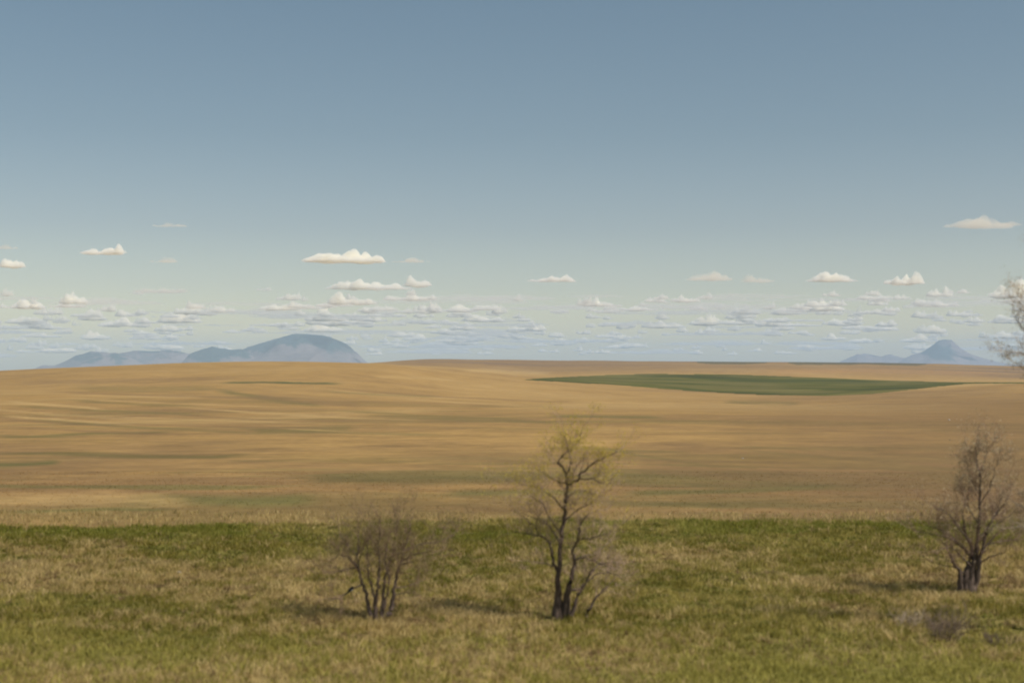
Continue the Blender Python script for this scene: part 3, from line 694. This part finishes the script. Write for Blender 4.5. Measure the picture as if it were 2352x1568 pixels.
rgt = [
 ('trunk', [(735, 1012, 78), (738, 900, 62), (765, 800, 42), (777, 700, 28), (785, 600, 24), (790, 500, 20), (792, 400, 17), (790, 300, 14), (775, 240, 10), (762, 130, 5)], (0, 0)),
 ('trunk', [(668, 1010, 44), (672, 910, 34), (640, 850, 16), (610, 780, 10), (560, 700, 6)], (0, -.4)),
 ('trunk', [(700, 1010, 60), (722, 850, 48), (740, 760, 30), (702, 650, 15), (685, 540, 8)], (0, .4)),
 ('trunk', [(748, 1000, 40), (798, 800, 26), (830, 650, 18), (880, 550, 12), (945, 470, 6)], (0, -.5)),
 ('branch', [(800, 780, 14), (860, 690, 12), (920, 640, 9), (1010, 600, 5)], (0, .6)),
 ('branch', [(775, 700, 14), (850, 600, 12), (900, 510, 8), (930, 400, 5)], (0, .5)),
 ('branch', [(735, 800, 14), (640, 700, 11), (560, 640, 8), (450, 600, 5)], (0, .5)),
 ('branch', [(745, 740, 14), (660, 620, 10), (600, 540, 7), (520, 500, 5)], (0, -.7)),
 ('branch', [(785, 600, 10), (720, 500, 8), (680, 400, 5)], (0, .4)),
 ('branch', [(790, 480, 10), (850, 380, 8), (880, 280, 5), (900, 200, 4)], (0, -.4)),
 ('branch', [(790, 420, 10), (740, 330, 7), (710, 240, 5), (700, 170, 4)], (0, .4)),
 ('branch', [(790, 300, 8), (820, 220, 6), (830, 140, 4)], (0, .2)),
 ('branch', [(740, 860, 14), (660, 780, 10), (600, 740, 7), (520, 760, 4)], (0, -.4)),
 ('branch', [(780, 850, 12), (850, 800, 9), (940, 770, 6)], (0, -.6)),
 ('branch', [(800, 700, 12), (890, 600, 9), (980, 540, 6), (1050, 520, 4)], (0, -.4)),
 ('branch', [(740, 780, 12), (620, 690, 9), (500, 660, 6), (400, 640, 4)], (0, -.3)),
 ('branch', [(810, 740, 11), (920, 700, 8), (1030, 690, 5)], (0, .4)),
 ('branch', [(700, 900, 12), (630, 860, 8), (560, 850, 5)], (0, .3)),
]
make_tree('bare_tree', 'bare brown tree with a pale upright leader, casting a narrow shadow', c5(715, 1014), rgt, 31, c5, 3.6, LP, 2, 1.2, .76, bkmat=BKS, leaf_n=1, leaf_size=.026, group='trees on the grass verge', twmat=TWB,
          tip_filter=lambda T, B, rs: rs.random(len(T)) < np.clip((T[:, 2] - B[2] - 1.2) / 2.2, .1, 1))
# tree whose trunk stands outside the right edge of the picture
cid = lambda a, b: (a, b)
edg = [
 ('trunk', [(2470, 1455, 28), (2462, 1300, 22), (2455, 1150, 19), (2440, 1000, 16), (2436, 880, 13), (2425, 780, 10), (2420, 680, 6), (2410, 600, 4)], (0, 0)),
 ('branch', [(2440, 980, 9), (2400, 900, 7), (2368, 860, 5), (2340, 838, 3)], (0, -.3)),
 ('branch', [(2438, 930, 8), (2390, 850, 6), (2360, 815, 5), (2325, 808, 3)], (0, -.5)),
 ('branch', [(2436, 890, 8), (2390, 800, 6), (2355, 760, 5), (2335, 735, 3)], (0, .3)),
 ('branch', [(2430, 820, 7), (2390, 740, 5), (2362, 700, 4), (2352, 670, 3)], (0, -.3)),
 ('branch', [(2455, 1180, 10), (2410, 1190, 8), (2370, 1205, 6), (2320, 1212, 3)], (0, -.3)),
 ('branch', [(2455, 1250, 10), (2400, 1220, 7), (2360, 1170, 5), (2325, 1150, 3)], (0, .4)),
 ('branch', [(2450, 1100, 9), (2520, 1000, 7), (2580, 920, 4)], (0, .4)),
 ('branch', [(2436, 900, 8), (2500, 800, 6), (2540, 700, 3)], (0, -.4)),
]
make_tree('roadside_tree', 'tree leaning into the picture at the right edge, only pale branch ends visible', (2470, 1458), edg, 41, cid, 10.0, LO, 2, .8, .62, leaf_n=1, leaf_size=.02, group='trees on the grass verge', bkmat=BKG, twmat=TWG)

# low dry bushes in the grass
def bush(label, px, py, hpx, wpx, seed, mat, n=26):
    base = on_ground(px, py); B = np.array(base); s = base.y * K / F; rs = np.random.default_rng(seed)
    H = hpx * s; W = wpx * s; tb = Tubes(); tips = []
    for _ in range(n):
        a = rs.uniform(0, 6.28); r = rs.uniform(0, .25) * W; p = B + np.array([math.cos(a) * r, math.sin(a) * r, -.05])
        d = np.array([math.cos(a) * .6 + rs.normal(0, .2), math.sin(a) * .6 + rs.normal(0, .2), 1.0]); d /= np.linalg.norm(d)
        twig(tb, rs, p, d, H * rs.uniform(.5, .95), .009, 2, tips, .2)
    o = tb.build('dry_bush', mat, None, B, False); o.location = base
    return tag(o, label, 'bush', 'dry bushes in the grass')
BKM = bark('weathered_twig', (.21, .155, .11))
bush('dark brushy bush in front of the bare tree with the pale leader', 2180, 1470, 76, 90, 1, BKM, 30)
bush('pale dry bush in the grass left of the dark brushy bush', 2090, 1440, 50, 70, 2, TWG, 14)
bush('low thin dry bush near the bottom right corner', 2290, 1480, 34, 90, 3, BKS, 16)

# stones
def stone(label, px, py, wpx, seed):
    base = on_ground(px, py); s = base.y * K / F; w_ = wpx * s
    import bmesh
    bm = bmesh.new(); bmesh.ops.create_icosphere(bm, subdivisions=3, radius=.5)
    for v in bm.verts:
        n = 1 + .35 * (float(vnoise(v.co.x * 3 + seed, v.co.y * 3 + v.co.z * 2, seed)) - .5); v.co *= n; v.co.z *= .55; v.co *= w_
    me = bpy.data.meshes.new('field_stone'); bm.to_mesh(me); bm.free(); me.materials.append(ST)
    o = bpy.data.objects.new('field_stone', me); C.objects.link(o); o.location = base + Vector((0, 0, w_ * .1)); o.rotation_euler = (0, 0, seed)
    return tag(o, label, 'stone', 'pale stones')
ST, n_, b_ = new_mat('pale_stone', .9); noise_tone(ST, n_, b_, 6, .8, 1.2, attr=False, base=(.36, .32, .25), bump=.4)
stone('pale stone in the stubble field below the right end of the green crop', 2180, 964, 6, 3)
stone('tiny pale stone in the stubble right of the tallest tree top', 1706, 1052, 5, 4)
stone('pale stone half hidden in the grass left of the bare shrub', 410, 1315, 13, 5)

# magpie on the broken branch of the shrub
def magpie():
    import bmesh
    P = lambda a, b, dep=-.12: np.array([ray(*c4(a, b))[0] * (SD + dep), SD + dep, CAMZ + ray(*c4(a, b))[1] * (SD + dep)])
    org = P(535, 1062)
    root = bpy.data.objects.new('bird', None); C.objects.link(root); root.location = org
    tag(root, 'small dark long tailed bird perched on the broken branch of the shrub', 'bird')
    mk = lambda n, c: new_mat(n, .4, c)[0]
    black, white, blue = mk('black_feather', (.012, .012, .016)), mk('white_feather', (.75, .75, .72)), mk('blue_feather', (.012, .02, .035))
    tb = Tubes()
    line = [P(545, 1015), P(560, 1012), P(553, 1022), P(540, 1042), P(525, 1056), P(505, 1075), P(498, 1082)]
    line[0] = P(577, 1022); rad = [.002, .006, .032, .040, .055, .045, .018]
    p, r_ = smooth_line(line, rad, 5); tb.add(p, r_, 12); tb.build('body', black, root, org)
    t2 = Tubes(); p, r_ = smooth_line([P(502, 1078), P(478, 1100), P(445, 1128)], [.02, .018, .012], 4); t2.add(p, r_, 6); t2.build('tail', blue, root, org)
    for dep in (-.17, -.07):
        t3 = Tubes(); p, r_ = smooth_line([P(548, 1040, dep), P(530, 1058, dep), P(502, 1076, dep)], [.008, .024, .006], 4); t3.add(p, r_, 6); t3.build('wing', blue, root, org)
    t4 = Tubes(); p, r_ = smooth_line([P(548, 1050), P(535, 1066), P(518, 1076)], [.01, .04, .01], 4); t4.add(p, r_, 8); t4.build('belly', white, root, org)
    root.scale = (.78, .78, .78)
    for dep in (-.14, -.10):
        t5 = Tubes(); p, r_ = smooth_line([P(530, 1062, dep), P(533, 1072, dep), P(532, 1080, dep * .5)], [.004, .004, .003], 3); t5.add(p, r_, 5); t5.build('leg', black, root, org)
magpie()
